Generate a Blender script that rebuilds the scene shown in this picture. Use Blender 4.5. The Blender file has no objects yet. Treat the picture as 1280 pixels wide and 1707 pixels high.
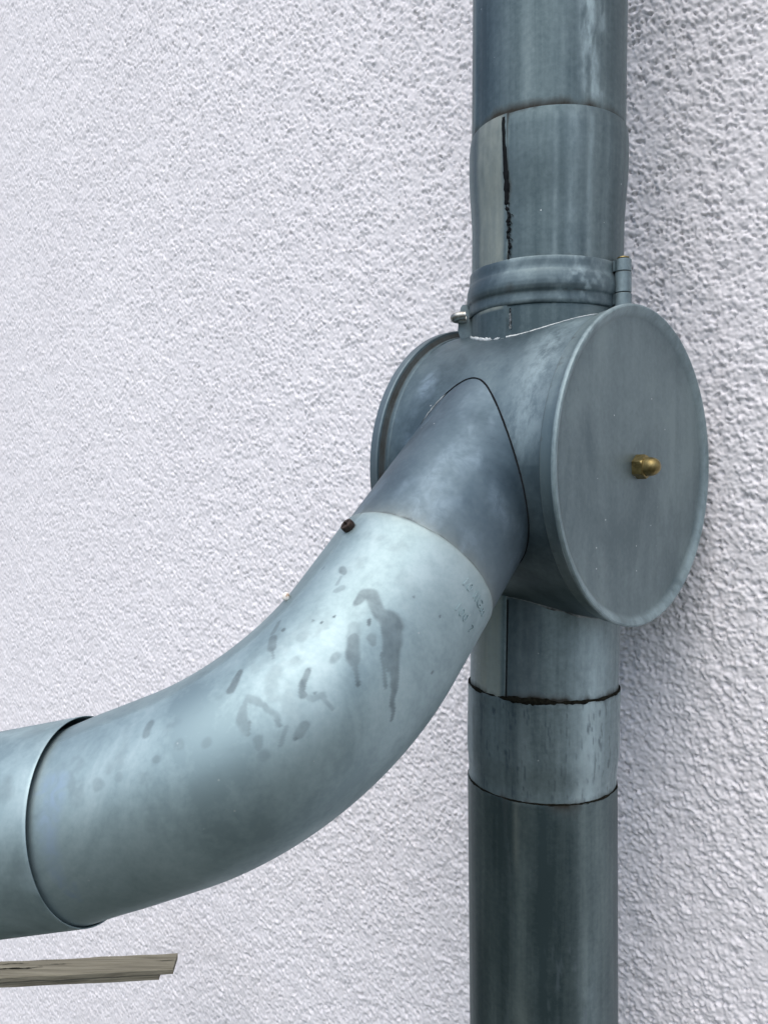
import bpy, math, random
import numpy as np
from mathutils import Vector

# ------------------------------------------------------------------ camera, sky, sun, exposure
SC = bpy.context.scene
COL = SC.collection
EYE = 1.25                                   # camera height above the ground
PITCH = 0.0307
cam_d = bpy.data.cameras.new("camera")
cam_d.sensor_fit = 'HORIZONTAL'; cam_d.sensor_width = 36.0
cam_d.lens = 36.0 * 1284.5 / 1280.0
cam_d.clip_start = 0.01; cam_d.clip_end = 400.0
cam_d.dof.use_dof = True; cam_d.dof.focus_distance = 0.62; cam_d.dof.aperture_fstop = 110.0
cam = bpy.data.objects.new("camera", cam_d); COL.objects.link(cam)
cam.location = (0, 0, EYE); cam.rotation_euler = (math.pi / 2 - PITCH, 0, 0)
SC.camera = cam

SUN_EL, SUN_AZ = math.radians(64), math.radians(206)     # azimuth clockwise from +Y
world = bpy.data.worlds.new("World"); SC.world = world; world.use_nodes = True
wn = world.node_tree; wn.nodes.clear()
sky = wn.nodes.new('ShaderNodeTexSky'); sky.sky_type = 'NISHITA'; sky.sun_disc = False
sky.sun_elevation = SUN_EL; sky.sun_rotation = SUN_AZ
sky.air_density = 1.0; sky.dust_density = 3.0; sky.ozone_density = 1.0
bg = wn.nodes.new('ShaderNodeBackground'); bg.inputs['Strength'].default_value = 0.10
wo = wn.nodes.new('ShaderNodeOutputWorld')
wn.links.new(sky.outputs[0], bg.inputs[0]); wn.links.new(bg.outputs[0], wo.inputs[0])
sun_d = bpy.data.lights.new("sun", 'SUN'); sun_d.energy = 1.4; sun_d.angle = math.radians(85)
sun_d.color = (1.0, 0.98, 0.95)
sun = bpy.data.objects.new("sun", sun_d); COL.objects.link(sun); sun.location = (0, -2, 5)
sv = Vector((math.sin(SUN_AZ) * math.cos(SUN_EL), math.cos(SUN_AZ) * math.cos(SUN_EL), math.sin(SUN_EL)))
sun.rotation_euler = sv.to_track_quat('Z', 'Y').to_euler()
SC.view_settings.view_transform = 'Standard'; SC.view_settings.look = 'None'
SC.view_settings.exposure = 0.85; SC.view_settings.gamma = 1.0; SC.view_settings.use_curve_mapping = False

# ------------------------------------------------------------------ measured layout (metres, camera at origin, then lifted by EYE)
UP = np.array([0, 0, float(EYE)])
AX = np.array([0.1090, 0.5217])              # axis of the standing pipe
A_ = np.array([0.7054, -0.7088, 0.0])        # along the wall, to the right
N_ = np.array([-0.7088, -0.7054, 0.0])       # out of the wall
K_ = np.array([0, 0, 1.0])
DC = np.array([0.1090, 0.5217, 0.0132])      # drum centre
TO = np.array([-0.2045, -0.9789, 0.0]); RT = np.array([0.9789, -0.2045, 0.0])   # pipe: front, right
S_ = np.array([-0.4985, -0.5483, -0.6714])   # direction of the branch stub
M_ = np.array([-0.7591, 0.6502, 0.0327])
def unit(v): return v / np.linalg.norm(v)
S_ = unit(S_); M_ = unit(M_ - (M_ @ S_) * S_); B_ = np.cross(S_, M_)
M0 = unit(np.cross(S_, A_))
SO = np.array([0.0866, 0.5007, 0.0470]); P0 = np.array([0.0164, 0.4235, -0.0474])
EL_R, EL_PHI, EL_r, EL_0, EL_1 = 0.13375, 0.92082, 0.04775, 0.04447, 0.04833
EL_L = EL_0 + EL_R * EL_PHI + EL_1
WALL_GAP = 0.112
W0 = np.array([AX[0], AX[1], 0]) - WALL_GAP * N_
rng = np.random.default_rng(7)

# ------------------------------------------------------------------ noise in numpy
def _h(i, j, k=0):
    n = (i.astype(np.int64) * 374761393 + j.astype(np.int64) * 668265263 + np.int64(k) * 1442695041) & 0x7fffffff
    n = ((n ^ (n >> 13)) * 1274126177) & 0x7fffffff
    n = ((n ^ (n >> 15)) * 668265263) & 0x7fffffff
    return ((n ^ (n >> 16)) & 0xffff).astype(np.float32) / 65535.0
def vnoise(x, y, k=0):
    i = np.floor(x); j = np.floor(y); u = x - i; v = y - j
    u = u * u * (3 - 2 * u); v = v * v * (3 - 2 * v); i = i.astype(np.int64); j = j.astype(np.int64)
    return (_h(i, j, k) * (1 - u) + _h(i + 1, j, k) * u) * (1 - v) + (_h(i, j + 1, k) * (1 - u) + _h(i + 1, j + 1, k) * u) * v
def fbm(x, y, k=0, o=4):
    r = 0; a = 0.5; s = 0
    for q in range(o):
        r = r + a * vnoise(x * 2 ** q + 17.3 * q, y * 2 ** q + 5.1 * q, k + q); s += a; a *= 0.5
    return r / s
def lumps(x, y, k=0, fill=0.8):
    """rounded grains scattered on jittered cells: height 0..1 and a crisp edge between grains"""
    i0 = np.floor(x).astype(np.int64); j0 = np.floor(y).astype(np.int64)
    best = np.zeros(x.shape, np.float32)
    for di in (-1, 0, 1):
        for dj in (-1, 0, 1):
            i = i0 + di; j = j0 + dj
            px = i + 0.1 + 0.8 * _h(i, j, k); py = j + 0.1 + 0.8 * _h(i, j, k + 1)
            r = 0.38 + 0.42 * _h(i, j, k + 2); hh = np.where(_h(i, j, k + 3) < fill, 0.45 + 0.55 * _h(i, j, k + 4), 0)
            ang = 3.14 * _h(i, j, k + 5); c = np.cos(ang); s = np.sin(ang)
            dx = x - px; dy = y - py; a = (dx * c + dy * s) / 1.25; b = (-dx * s + dy * c) / 0.85
            d = (a * a + b * b) / (r * r)
            best = np.maximum(best, hh * np.clip(1 - d, 0, 1) ** 0.36)
    return best

def grains(x, y, k=0, gap=0.22):
    """packed grains, each with its own height and tilt, parted by narrow crevices: height 0..1"""
    i0 = np.floor(x).astype(np.int64); j0 = np.floor(y).astype(np.int64)
    f1 = np.full(x.shape, 9.0, np.float32); f2 = f1.copy(); hh = np.zeros(x.shape, np.float32)
    for di in (-1, 0, 1):
        for dj in (-1, 0, 1):
            i = i0 + di; j = j0 + dj
            dx = x - (i + 0.05 + 0.9 * _h(i, j, k)); dy = y - (j + 0.05 + 0.9 * _h(i, j, k + 1))
            d = np.sqrt(dx * dx + dy * dy) * (0.8 + 0.45 * _h(i, j, k + 2))
            top = 0.25 + 0.75 * _h(i, j, k + 3) + 0.35 * dx * (_h(i, j, k + 4) - 0.5) + 0.35 * dy * (_h(i, j, k + 5) - 0.5)
            near = d < f1
            f2 = np.where(near, f1, np.minimum(f2, d)); hh = np.where(near, top, hh); f1 = np.where(near, d, f1)
    e = np.clip((f2 - f1) / gap, 0, 1)
    return hh * np.sqrt(e * (2 - e)) * (1.0 - 0.35 * np.clip(f1, 0, 1) ** 2)

# ------------------------------------------------------------------ mesh helpers
def quads_of(nr, nc, closed):
    c = nc if closed else nc - 1
    i = np.arange(nr - 1)[:, None]; j = np.arange(c)[None]
    j2 = (j + 1) % nc
    return np.stack([(i * nc + j).ravel(), (i * nc + j2 + 0 * i).ravel(), ((i + 1) * nc + j2).ravel(), ((i + 1) * nc + j + 0 * i).ravel()], 1)
def mesh_obj(name, verts, faces, mat, parent=None, base=None, attrs=None, smooth=True, sharp=None, flip=False):
    verts = np.asarray(verts, np.float32)
    if base is None: base = parent['_base'] if parent is not None and '_base' in parent.keys() else (0, 0, 0)
    base = np.array(list(base), np.float32)
    me = bpy.data.meshes.new(name)
    if isinstance(faces, np.ndarray) and faces.ndim == 2:
        if flip: faces = faces[:, ::-1]
        nf, w = faces.shape
        me.vertices.add(len(verts)); me.vertices.foreach_set('co', (verts - base).ravel())
        me.loops.add(nf * w); me.loops.foreach_set('vertex_index', faces.astype(np.int32).ravel())
        me.polygons.add(nf); me.polygons.foreach_set('loop_start', np.arange(0, nf * w, w, dtype=np.int32))
        me.update(calc_edges=True)
    else:
        me.from_pydata([tuple(v) for v in (verts - base)], [], [tuple(f[::-1]) if flip else tuple(f) for f in faces]); me.update()
    me.validate()
    me.polygons.foreach_set('use_smooth', np.full(len(me.polygons), smooth)); 
    if sharp: me.set_sharp_from_angle(angle=math.radians(sharp))
    for k, v in (attrs or {}).items():
        at = me.attributes.new(k, 'FLOAT', 'POINT'); at.data.foreach_set('value', np.asarray(v, np.float32).ravel())
    me.materials.append(mat)
    o = bpy.data.objects.new(name, me); COL.objects.link(o)
    if parent is not None: o.parent = parent
    else: o.location = base
    o['_base'] = [float(x) for x in base]
    return o
def thing(name, label, cat, base, group=None):
    o = bpy.data.objects.new(name, None); COL.objects.link(o)
    o.empty_display_size = 0.02
    o.location = [float(x) for x in base]; o['_base'] = [float(x) for x in base]
    o['label'] = label; o['category'] = cat
    if group: o['group'] = group
    return o
def tag(o, label, cat, group=None):
    o['label'] = label; o['category'] = cat
    if group: o['group'] = group
    return o
def sweep(rows, nseg, th0=0.0):
    """rows: list of (centre, U, V, radius scalar or array); closed round; returns verts, quads, theta"""
    th = np.asarray(th0) if np.ndim(th0) else th0 + np.arange(nseg) / nseg * 2 * np.pi
    c, s = np.cos(th)[:, None], np.sin(th)[:, None]
    V = [np.asarray(C) + (np.zeros(nseg) + np.asarray(r))[:, None] * (c * U + s * W) for C, U, W, r in rows]
    return np.concatenate(V), quads_of(len(rows), nseg, True), th
def attr_rows(fn, rows_param, th):
    return np.concatenate([np.zeros(len(th)) + fn(p, th) for p in rows_param])
def bead(name, pts, rad, mat, parent, nseg=8, closed=False, seed=1, rough=0.4, attrs=None):
    """an irregular bead of solder, dirt or moss that follows a line of points"""
    pts = np.asarray(pts); n = len(pts)
    T = np.roll(pts, -1, 0) - np.roll(pts, 1, 0)
    if not closed: T[0] = pts[1] - pts[0]; T[-1] = pts[-1] - pts[-2]
    T /= np.linalg.norm(T, axis=1)[:, None]
    U = np.cross(T, np.array([0.31, 0.17, 0.93])); U /= np.linalg.norm(U, axis=1)[:, None]; W = np.cross(T, U)
    th = np.arange(nseg) / nseg * 2 * np.pi
    q = np.arange(n)[:, None]; x = q / n * 90.0
    R = (np.zeros(n) + rad)[:, None] * (1 - rough + 2 * rough * fbm(x + np.cos(th)[None] * 1.7 + seed * 9, np.sin(th)[None] * 1.7 + 0 * x, seed, 3))
    if not closed:
        e = np.minimum(1, np.minimum(q, n - 1 - q) / 4.0); R = R * np.maximum(e, 0.05)
    V = pts[:, None] + R[..., None] * (np.cos(th)[None, :, None] * U[:, None] + np.sin(th)[None, :, None] * W[:, None])
    f = quads_of(n + (1 if closed else 0), nseg, True)
    if closed: f = f % (n * nseg)
    return mesh_obj(name, V.reshape(-1, 3), f, mat, parent)

# ------------------------------------------------------------------ materials
def new_mat(name):
    m = bpy.data.materials.new(name); m.use_nodes = True
    nt = m.node_tree; nt.nodes.clear()
    out = nt.nodes.new('ShaderNodeOutputMaterial'); bs = nt.nodes.new('ShaderNodeBsdfPrincipled')
    nt.links.new(bs.outputs[0], out.inputs[0])
    return m, nt, bs
class G:
    """small helper that strings nodes together"""
    def __init__(s, nt): s.nt = nt; s.L = nt.links.new
    def put(s, sock, v):
        if hasattr(v, 'is_output') or isinstance(v, bpy.types.NodeSocket): s.L(v, sock)
        else:
            if isinstance(v, (tuple, list)) and len(v) == 3 and sock.type == 'RGBA': v = (*v, 1)
            sock.default_value = v
    def math(s, op, a, b=0.0, clamp=False):
        n = s.nt.nodes.new('ShaderNodeMath'); n.operation = op; n.use_clamp = clamp
        s.put(n.inputs[0], a); s.put(n.inputs[1], b); return n.outputs[0]
    def mix(s, f, a, b):
        n = s.nt.nodes.new('ShaderNodeMix'); n.data_type = 'RGBA'
        s.put(n.inputs[0], f); s.put(n.inputs[6], a); s.put(n.inputs[7], b); return n.outputs[2]
    def obj(s, scale):
        t = s.nt.nodes.new('ShaderNodeTexCoord'); m = s.nt.nodes.new('ShaderNodeMapping')
        s.L(t.outputs['Object'], m.inputs[0]); m.inputs['Scale'].default_value = scale; return m.outputs[0]
    def noise(s, vec, scale=1.0, detail=4.0, rough=0.55, dist=0.0):
        n = s.nt.nodes.new('ShaderNodeTexNoise'); s.L(vec, n.inputs['Vector'])
        n.inputs['Scale'].default_value = scale; n.inputs['Detail'].default_value = detail
        n.inputs['Roughness'].default_value = rough; n.inputs['Distortion'].default_value = dist; return n.outputs[0]
    def ramp(s, fac, stops, interp='LINEAR'):
        n = s.nt.nodes.new('ShaderNodeValToRGB'); cr = n.color_ramp; cr.interpolation = interp
        while len(cr.elements) < len(stops): cr.elements.new(0.5)
        for e, (p, c) in zip(cr.elements, stops):
            e.position = p; e.color = (c, c, c, 1) if isinstance(c, (int, float)) else (*c, 1)
        s.put(n.inputs[0], fac); return n.outputs[0]
    def attr(s, name):
        n = s.nt.nodes.new('ShaderNodeAttribute'); n.attribute_name = name; return n.outputs['Fac']
    def bump(s, h, strength=0.3, dist=0.001, prev=None):
        n = s.nt.nodes.new('ShaderNodeBump'); n.inputs['Strength'].default_value = strength; n.inputs['Distance'].default_value = dist
        s.put(n.inputs['Height'], h)
        if prev is not None: s.L(prev, n.inputs['Normal'])
        return n.outputs[0]

def zinc(name, dark, mid, light, streak=0.5, scale=1.0, rough=0.50, metal=0.78, patch=(0.40, 0.49, 0.51), stain=(0.13, 0.16, 0.18), specks=0.6, seed=0.0, blot=1.0, sdens=0.955):
    tint = lambda c: (c[0] * 0.945, c[1] * 0.985, c[2] * 1.0)
    dark, mid, light, patch, stain = map(tint, (dark, mid, light, patch, stain))
    m, nt, bs = new_mat(name); g = G(nt)
    sv = g.noise(g.obj((55 * scale, 55 * scale, 2.2 * scale)), 1.0, 5, 0.6)
    bl = g.noise(g.obj((1, 1, 0.7)), 17 * scale, 7, 0.62, 0.6)
    fi = g.noise(g.obj((1, 1, 1)), 330, 3, 0.6)
    v = g.math('ADD', g.math('MULTIPLY', sv, streak), g.math('MULTIPLY', bl, (0.86 - streak)))
    v = g.math('ADD', v, g.math('MULTIPLY', fi, 0.14))
    col = g.ramp(v, [(0.40, dark), (0.50, mid), (0.62, light)])
    # small cloudy spots of older patina
    sp = g.noise(g.obj((1, 1, 0.8)), 95, 4, 0.7)
    col = g.mix(g.math('MULTIPLY', g.ramp(sp, [(0.58, 0.0), (0.72, 1.0)]), 0.28 * blot), col, dark)
    # pale mineral specks
    vo = nt.nodes.new('ShaderNodeTexVoronoi'); g.L(g.obj((1, 1, 1)), vo.inputs['Vector']); vo.inputs['Scale'].default_value = 150
    sep = nt.nodes.new('ShaderNodeSeparateColor'); g.L(vo.outputs['Color'], sep.inputs[0])
    hit = g.math('MULTIPLY', g.math('LESS_THAN', vo.outputs['Distance'], 0.07), g.math('GREATER_THAN', sep.outputs[0], sdens))
    col = g.mix(g.math('MULTIPLY', hit, specks), col, (0.62, 0.66, 0.66))
    # marks that have a shape of their own: wiped patches, drips, pale lime, pale bands, the drum's painted highlight, dirt in the joints
    pa = g.attr('pale'); st = g.attr('stain'); gr = g.attr('grime'); sc = g.attr('scuff'); ol = g.attr('olive')
    rag = g.noise(g.obj((1, 1, 0.5)), 140, 5, 0.7)
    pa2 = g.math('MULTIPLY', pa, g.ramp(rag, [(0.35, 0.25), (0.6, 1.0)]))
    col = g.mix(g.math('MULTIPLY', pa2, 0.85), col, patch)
    col = g.mix(g.math('MULTIPLY', ol, g.ramp(rag, [(0.3, 0.55), (0.65, 1.0)])), col, (0.31, 0.34, 0.295))
    col = g.mix(g.math('MULTIPLY', st, g.ramp(rag, [(0.3, 0.75), (0.6, 1.0)])), col, stain)
    col = g.mix(g.math('MULTIPLY', sc, g.ramp(g.noise(g.obj((1, 1, 1)), 110, 5, 0.65, 1.5), [(0.35, 0.15), (0.62, 0.9)])), col, (0.31, 0.41, 0.49))
    gr2 = g.math('SUBTRACT', g.math('MULTIPLY', gr, 1.7), g.math('MULTIPLY', rag, 0.9), True)
    col = g.mix(gr2, col, (0.022, 0.022, 0.018))
    g.put(bs.inputs['Base Color'], col)
    mt = g.math('SUBTRACT', metal, g.math('ADD', g.math('MULTIPLY', gr2, metal), g.math('ADD', g.math('MULTIPLY', pa2, 0.35), g.math('ADD', g.math('MULTIPLY', ol, 0.45), g.math('MULTIPLY', st, 0.30)))), True)
    g.put(bs.inputs['Metallic'], mt)
    ro = g.math('ADD', g.math('ADD', rough - 0.10, g.math('MULTIPLY', bl, 0.22)), g.math('ADD', g.math('MULTIPLY', gr2, 0.4), g.math('MULTIPLY', pa2, 0.15)), True)
    g.put(bs.inputs['Roughness'], ro)
    big = g.noise(g.obj((1, 1, 0.5)), 14, 2, 0.5)
    nb = g.bump(big, 0.25, 0.004)
    nb = g.bump(g.math('ADD', g.math('MULTIPLY', fi, 0.4), g.math('MULTIPLY', sp, 0.6)), 0.10, 0.0006, nb)
    g.L(nb, bs.inputs['Normal'])
    return m
def simple(name, c1, c2, scale, rough, metal=0.0, bump=0.2, dist=0.0004, detail=5):
    m, nt, bs = new_mat(name); g = G(nt)
    n = g.noise(g.obj((1, 1, 1)), scale, detail, 0.65)
    g.put(bs.inputs['Base Color'], g.ramp(n, [(0.34, c1), (0.66, c2)]))
    bs.inputs['Roughness'].default_value = rough; bs.inputs['Metallic'].default_value = metal
    if rough >= 0.9: bs.inputs['Specular IOR Level'].default_value = 0.08
    g.L(g.bump(n, bump, dist), bs.inputs['Normal'])
    return m

Z_OLD = zinc('aged zinc', (0.062, 0.090, 0.099), (0.105, 0.140, 0.149), (0.178, 0.222, 0.227), streak=0.55)
Z_LOW = zinc('dark aged zinc', (0.058, 0.086, 0.093), (0.104, 0.138, 0.143), (0.175, 0.220, 0.219), streak=0.6)
Z_MID = zinc('weathered zinc', (0.12, 0.16, 0.172), (0.21, 0.265, 0.278), (0.34, 0.405, 0.415), streak=0.6, stain=(0.055, 0.082, 0.098))
Z_DRUM = zinc('drum zinc', (0.070, 0.100, 0.115), (0.108, 0.148, 0.166), (0.165, 0.212, 0.225), streak=0.15)
Z_LID = zinc('lid zinc', (0.125, 0.165, 0.176), (0.170, 0.215, 0.225), (0.235, 0.288, 0.292), streak=0.22, blot=1.4, sdens=0.86, specks=0.9)
Z_STUB = zinc('branch zinc', (0.070, 0.102, 0.126), (0.098, 0.138, 0.166), (0.135, 0.180, 0.208), streak=0.15, blot=0.6)
Z_ELB = zinc('pale new zinc', (0.25, 0.325, 0.342), (0.325, 0.41, 0.426), (0.42, 0.507, 0.52), streak=0.12, stain=(0.112, 0.146, 0.160), rough=0.54, metal=0.80, specks=0.35)
Z_CLAMP = zinc('clamp zinc', (0.085, 0.115, 0.128), (0.135, 0.175, 0.188), (0.215, 0.265, 0.275), streak=0.1, scale=1.6)
M_DIRT = simple('joint dirt', (0.004, 0.004, 0.003), (0.016, 0.016, 0.011), 500, 0.95, bump=0.6, dist=0.001)
M_GAP = simple('seam gap', (0.006, 0.008, 0.010), (0.014, 0.016, 0.018), 300, 0.9)
M_SOLDER = simple('solder', (0.40, 0.44, 0.45), (0.66, 0.70, 0.70), 260, 0.5, 0.25, 0.5, 0.0008)
M_SOLDER_DULL = simple('dull solder', (0.04, 0.05, 0.055), (0.42, 0.46, 0.47), 130, 0.55, 0.3, 0.5, 0.0008)
M_BRASS = simple('tarnished brass', (0.16, 0.125, 0.05), (0.30, 0.24, 0.105), 260, 0.42, 0.85, 0.12, 0.0002)
M_RUST = simple('rusty screw', (0.018, 0.012, 0.010), (0.060, 0.038, 0.028), 600, 0.6, 0.5, 0.5, 0.0004)
M_STEEL = simple('bright steel', (0.22, 0.22, 0.20), (0.52, 0.52, 0.49), 300, 0.36, 0.9, 0.2, 0.0003)

# ------------------------------------------------------------------ the rough-cast wall
def build_wall():
    m, nt, bs = new_mat('rough cast render'); g = G(nt)
    big = g.noise(g.obj((1, 1, 1)), 3.0, 4, 0.55)
    fine = g.noise(g.obj((1, 1, 1)), 420, 4, 0.7); mid = g.noise(g.obj((1, 1, 1)), 60, 4, 0.6)
    col = g.ramp(g.math('ADD', g.math('MULTIPLY', big, 0.6), g.math('MULTIPLY', mid, 0.4)), [(0.35, (0.80, 0.785, 0.812)), (0.62, (0.855, 0.842, 0.866))])
    g.put(bs.inputs['Base Color'], col); bs.inputs['Roughness'].default_value = 0.85
    bs.inputs['Specular IOR Level'].default_value = 0.25
    g.L(g.bump(fine, 0.30, 0.0006), bs.inputs['Normal'])
    # a fine sheet where the photograph sees the wall, coarse beyond; columns widen with distance along the wall
    ratio = 1.00125; ss = [0.17]; step = 0.00092
    while ss[-1] > -1.66:
        ss.append(ss[-1] - step * (1.0 + 0.85 * max(0.0, 0.11 - ss[-1])))
    s = np.array([6.0, 3.0, 1.2, 0.5, 0.25] + ss + [-1.8, -2.2, -3.0, -5.0, -8.0])
    t = np.concatenate([[-9, -4.5, -2.5, -1.6, -1.2], np.linspace(-1, 1, NROWS), [1.2, 1.6, 2.5, 4.5, 9]])
    H = 0.40 + np.clip(0.17 - s, 0, 2.0) * 0.485
    S, T = np.meshgrid(s, t, indexing='ij')
    Z = -0.02 - 0.07 * np.clip(0.17 - S, 0, 1.8) / 1.8 + T * H[:, None]
    Z = np.maximum(Z, -EYE)
    fineS = (S <= 0.17) & (S >= -1.67) & (np.abs(T) <= 1)
    x = S / 0.0024; y = Z / 0.0024
    xr = 0.94 * x + 0.34 * y; yr = (-0.34 * x + 0.94 * y) * 0.86
    wx = (fbm(x * 0.5, y * 0.5, 40, 2) - 0.5) * 0.7; wy = (fbm(x * 0.5, y * 0.5, 50, 2) - 0.5) * 0.7
    h1 = grains(xr * 0.78 + wx * 0.5, yr * 0.78 + wy * 0.5, 3)
    h2 = grains(xr * 1.5 + 31.0, yr * 1.5 + 11.0, 13, 0.3)
    lo = fbm(x * 0.16, y * 0.16, 60, 3)
    cover = np.clip((fbm(x * 0.13 + 7, y * 0.13 + 3, 70, 3) - 0.22) * 3.2, 0.60, 1.0)
    h = 0.0022 * h1 * cover + 0.0007 * h2 + 0.0012 * (lo - 0.5)
    pitn = lumps(xr * 0.9 + 90, yr * 0.9, 23, 0.32); pits = np.clip((pitn - 0.55) * 5, 0, 1) * np.clip(1.2 - 1.1 * h1, 0, 1)
    h = h - 0.0024 * pits
    h = np.where(fineS, h, 0.0)
    P = W0[None, None] + S[..., None] * A_ + h[..., None] * N_ + Z[..., None] * K_
    V = P.reshape(-1, 3) + UP
    f = quads_of(len(s), len(t), False)
    zz = Z.reshape(-1)[f]                                   # leave out what fell flat at the ground line
    f = f[(zz.max(1) - zz.min(1)) > 1e-5]
    base = W0 + np.array([0, 0, 0])
    o = mesh_obj('house_wall', V, f, m, None, base=(W0[0], W0[1], 0.0), smooth=True)
    return tag(o, 'rough cast whitish lilac house wall behind the zinc pipes', 'wall')
NROWS = 890
wall = build_wall()

# ground below the picture: packed grey gravel, keeps the pipes lit from below as outdoors
m, nt, bs = new_mat('ground'); g = G(nt)
g.put(bs.inputs['Base Color'], g.ramp(g.noise(g.obj((1, 1, 1)), 9, 8, 0.7), [(0.3, (0.022, 0.028, 0.016)), (0.7, (0.06, 0.062, 0.045))]))
bs.inputs['Roughness'].default_value = 0.95
gr = mesh_obj('ground', [(-150, -150, -0.004), (150, -150, -0.004), (150, 150, -0.004), (-150, 150, -0.004)], [(0, 1, 2, 3)], m, None, smooth=False)
gr['kind'] = 'structure'

# ------------------------------------------------------------------ upright pipes
def ring_noise(th, k, amp=1.0, f=5.0):
    return amp * (fbm(np.cos(th) * f + 9, np.sin(th) * f + 9, k, 4) - 0.5)
def upright(name, prof, mat, parent, nseg=300, lean=(0, 0), radfn=None, attrs=None, zref=0.0, sharp=35):
    """prof: list of (radius, z). theta 0 faces the camera, positive to the right."""
    rows = []; zs = []
    for r, z in prof:
        c = np.array([AX[0] + lean[0] * (z - zref), AX[1] + lean[1] * (z - zref), z]) + UP
        th = -np.pi + np.arange(nseg) / nseg * 2 * np.pi
        rr = r + (radfn(th, z) if radfn else 0)
        rows.append((c, TO, RT, rr)); zs.append(z)
    V, F, th = sweep(rows, nseg, -np.pi)
    at = {}
    for k, fn in (attrs or {}).items():
        at[k] = np.concatenate([np.zeros(nseg) + fn(th, z) for z in zs])
    return mesh_obj(name, V, F, mat, parent, attrs=at, sharp=sharp)
def zs_(a, b, d): return list(np.linspace(a, b, max(2, int(abs(b - a) / d) + 1)))
D2R = math.pi / 180
def band(x, c, w): return np.clip(1 - np.abs(x - c) / w, 0, 1)
def sstep(x, a, b):
    t = np.clip((x - a) / (b - a), 0, 1); return t * t * (3 - 2 * t)

# --- upper downpipe, its foot pushed into the inlet neck
dp = thing('downpipe', 'dark grey zinc downpipe section coming down from the top edge into the drum neck', 'pipe', (AX[0], AX[1], EYE + 0.226), 'zinc downpipe sections')
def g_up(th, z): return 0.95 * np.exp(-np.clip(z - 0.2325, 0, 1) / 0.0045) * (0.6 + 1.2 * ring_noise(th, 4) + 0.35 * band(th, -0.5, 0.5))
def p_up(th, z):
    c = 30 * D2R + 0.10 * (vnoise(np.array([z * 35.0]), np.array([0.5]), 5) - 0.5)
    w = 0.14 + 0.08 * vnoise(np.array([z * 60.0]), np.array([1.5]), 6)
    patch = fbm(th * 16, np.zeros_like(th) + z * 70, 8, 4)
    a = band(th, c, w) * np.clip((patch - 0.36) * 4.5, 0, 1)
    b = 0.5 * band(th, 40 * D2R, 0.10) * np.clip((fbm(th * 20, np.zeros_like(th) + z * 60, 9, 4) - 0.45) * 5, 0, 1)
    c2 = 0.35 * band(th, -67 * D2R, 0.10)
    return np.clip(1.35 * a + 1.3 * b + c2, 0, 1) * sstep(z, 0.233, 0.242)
def seam_up(th, z):
    t0 = -64 * D2R - 0.02 * math.sin(z * 9)
    return 0.0009 * sstep(th, t0 - 0.03, t0 - 0.022) * (1 - sstep(th, t0 - 0.015, t0 + 0.12)) + 0.0004 * ring_noise(th, 30, 1, 1.5)
prof = [(0.0488, 0.222)] + [(0.0502, 0.222)] + [(0.0502, z) for z in zs_(0.224, 0.36, 0.0016)] + [(0.0502, z) for z in (0.5, 0.8, 1.2, 1.7)] + [(0.0488, 1.7), (0.0488, 0.4)]
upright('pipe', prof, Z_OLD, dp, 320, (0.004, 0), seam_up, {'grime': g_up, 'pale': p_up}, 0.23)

# --- drum thing: drum body, inlet neck, outlet neck, stub, lid, rear flange
dr = thing('inspection_drum', 'round zinc inspection drum with flat lid and brass cap nut on the downpipe', 'drain drum', DC + UP)
SEAM = -27.5 * D2R
def neck_rad(th, z):
    t0 = SEAM + 0.012 * math.sin(z * 60)
    lap = 0.0010 * (1 - sstep(th, t0 - 0.012, t0)) * sstep(th, t0 - 0.9, t0 - 0.2)
    return lap + 0.0009 * ring_noise(th, 33, 1, 1.2)
def g_neck(th, z):
    g0 = 0.85 * np.exp(-np.clip(0.2325 - z, 0, 1) / 0.0050) * (0.55 + 1.6 * ring_noise(th, 14, 1, 8)) * (0.35 + 0.65 * band(th, -0.45, 0.75))
    g1 = 0.30 * np.exp(-np.clip(z - 0.1425, 0, 1) / 0.004) * (z > 0.139)
    g2 = 0.5 * band(th, SEAM, 0.018) * (z > 0.112) + 0.55 * band(th, SEAM + 0.02, 0.07) * band(np.zeros_like(th) + z, 0.186, 0.016)
    return np.clip(g0, 0, 1) + g1 + g2
def o_neck(th, z):
    t = (th - SEAM)
    return 0.95 * sstep(t, -0.58, -0.44) * (1 - sstep(t, -0.10, -0.03)) * (0.55 + 0.45 * fbm(th * 22, np.zeros_like(th) + z * 40, 21, 4)) * (z > 0.112)
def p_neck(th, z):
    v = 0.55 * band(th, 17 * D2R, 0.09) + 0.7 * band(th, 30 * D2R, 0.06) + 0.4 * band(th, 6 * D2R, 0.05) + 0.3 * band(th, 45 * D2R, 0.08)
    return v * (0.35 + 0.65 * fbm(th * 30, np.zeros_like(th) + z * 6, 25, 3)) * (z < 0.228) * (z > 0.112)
prof = [(0.0499, 0.226), (0.0505, 0.2310), (0.0512, 0.2312), (0.0515, 0.229), (0.0520, 0.224)] + [(0.0520 - 0.0022 * sstep(z, 0.215, 0.165) if False else 0.0520 - 0.0022 * (1 - float(sstep(z, 0.168, 0.212))), z) for z in zs_(0.222, 0.07, 0.0016)] + [(0.0498, 0.03)]
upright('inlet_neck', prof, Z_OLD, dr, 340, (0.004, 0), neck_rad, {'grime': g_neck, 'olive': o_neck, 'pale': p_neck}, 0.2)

def neck_pt(th, z, r, lean=0.004, zr=0.2):
    return np.array([AX[0] + lean * (z - zr), AX[1], z]) + UP + r * (math.cos(th) * TO + math.sin(th) * RT)
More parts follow.
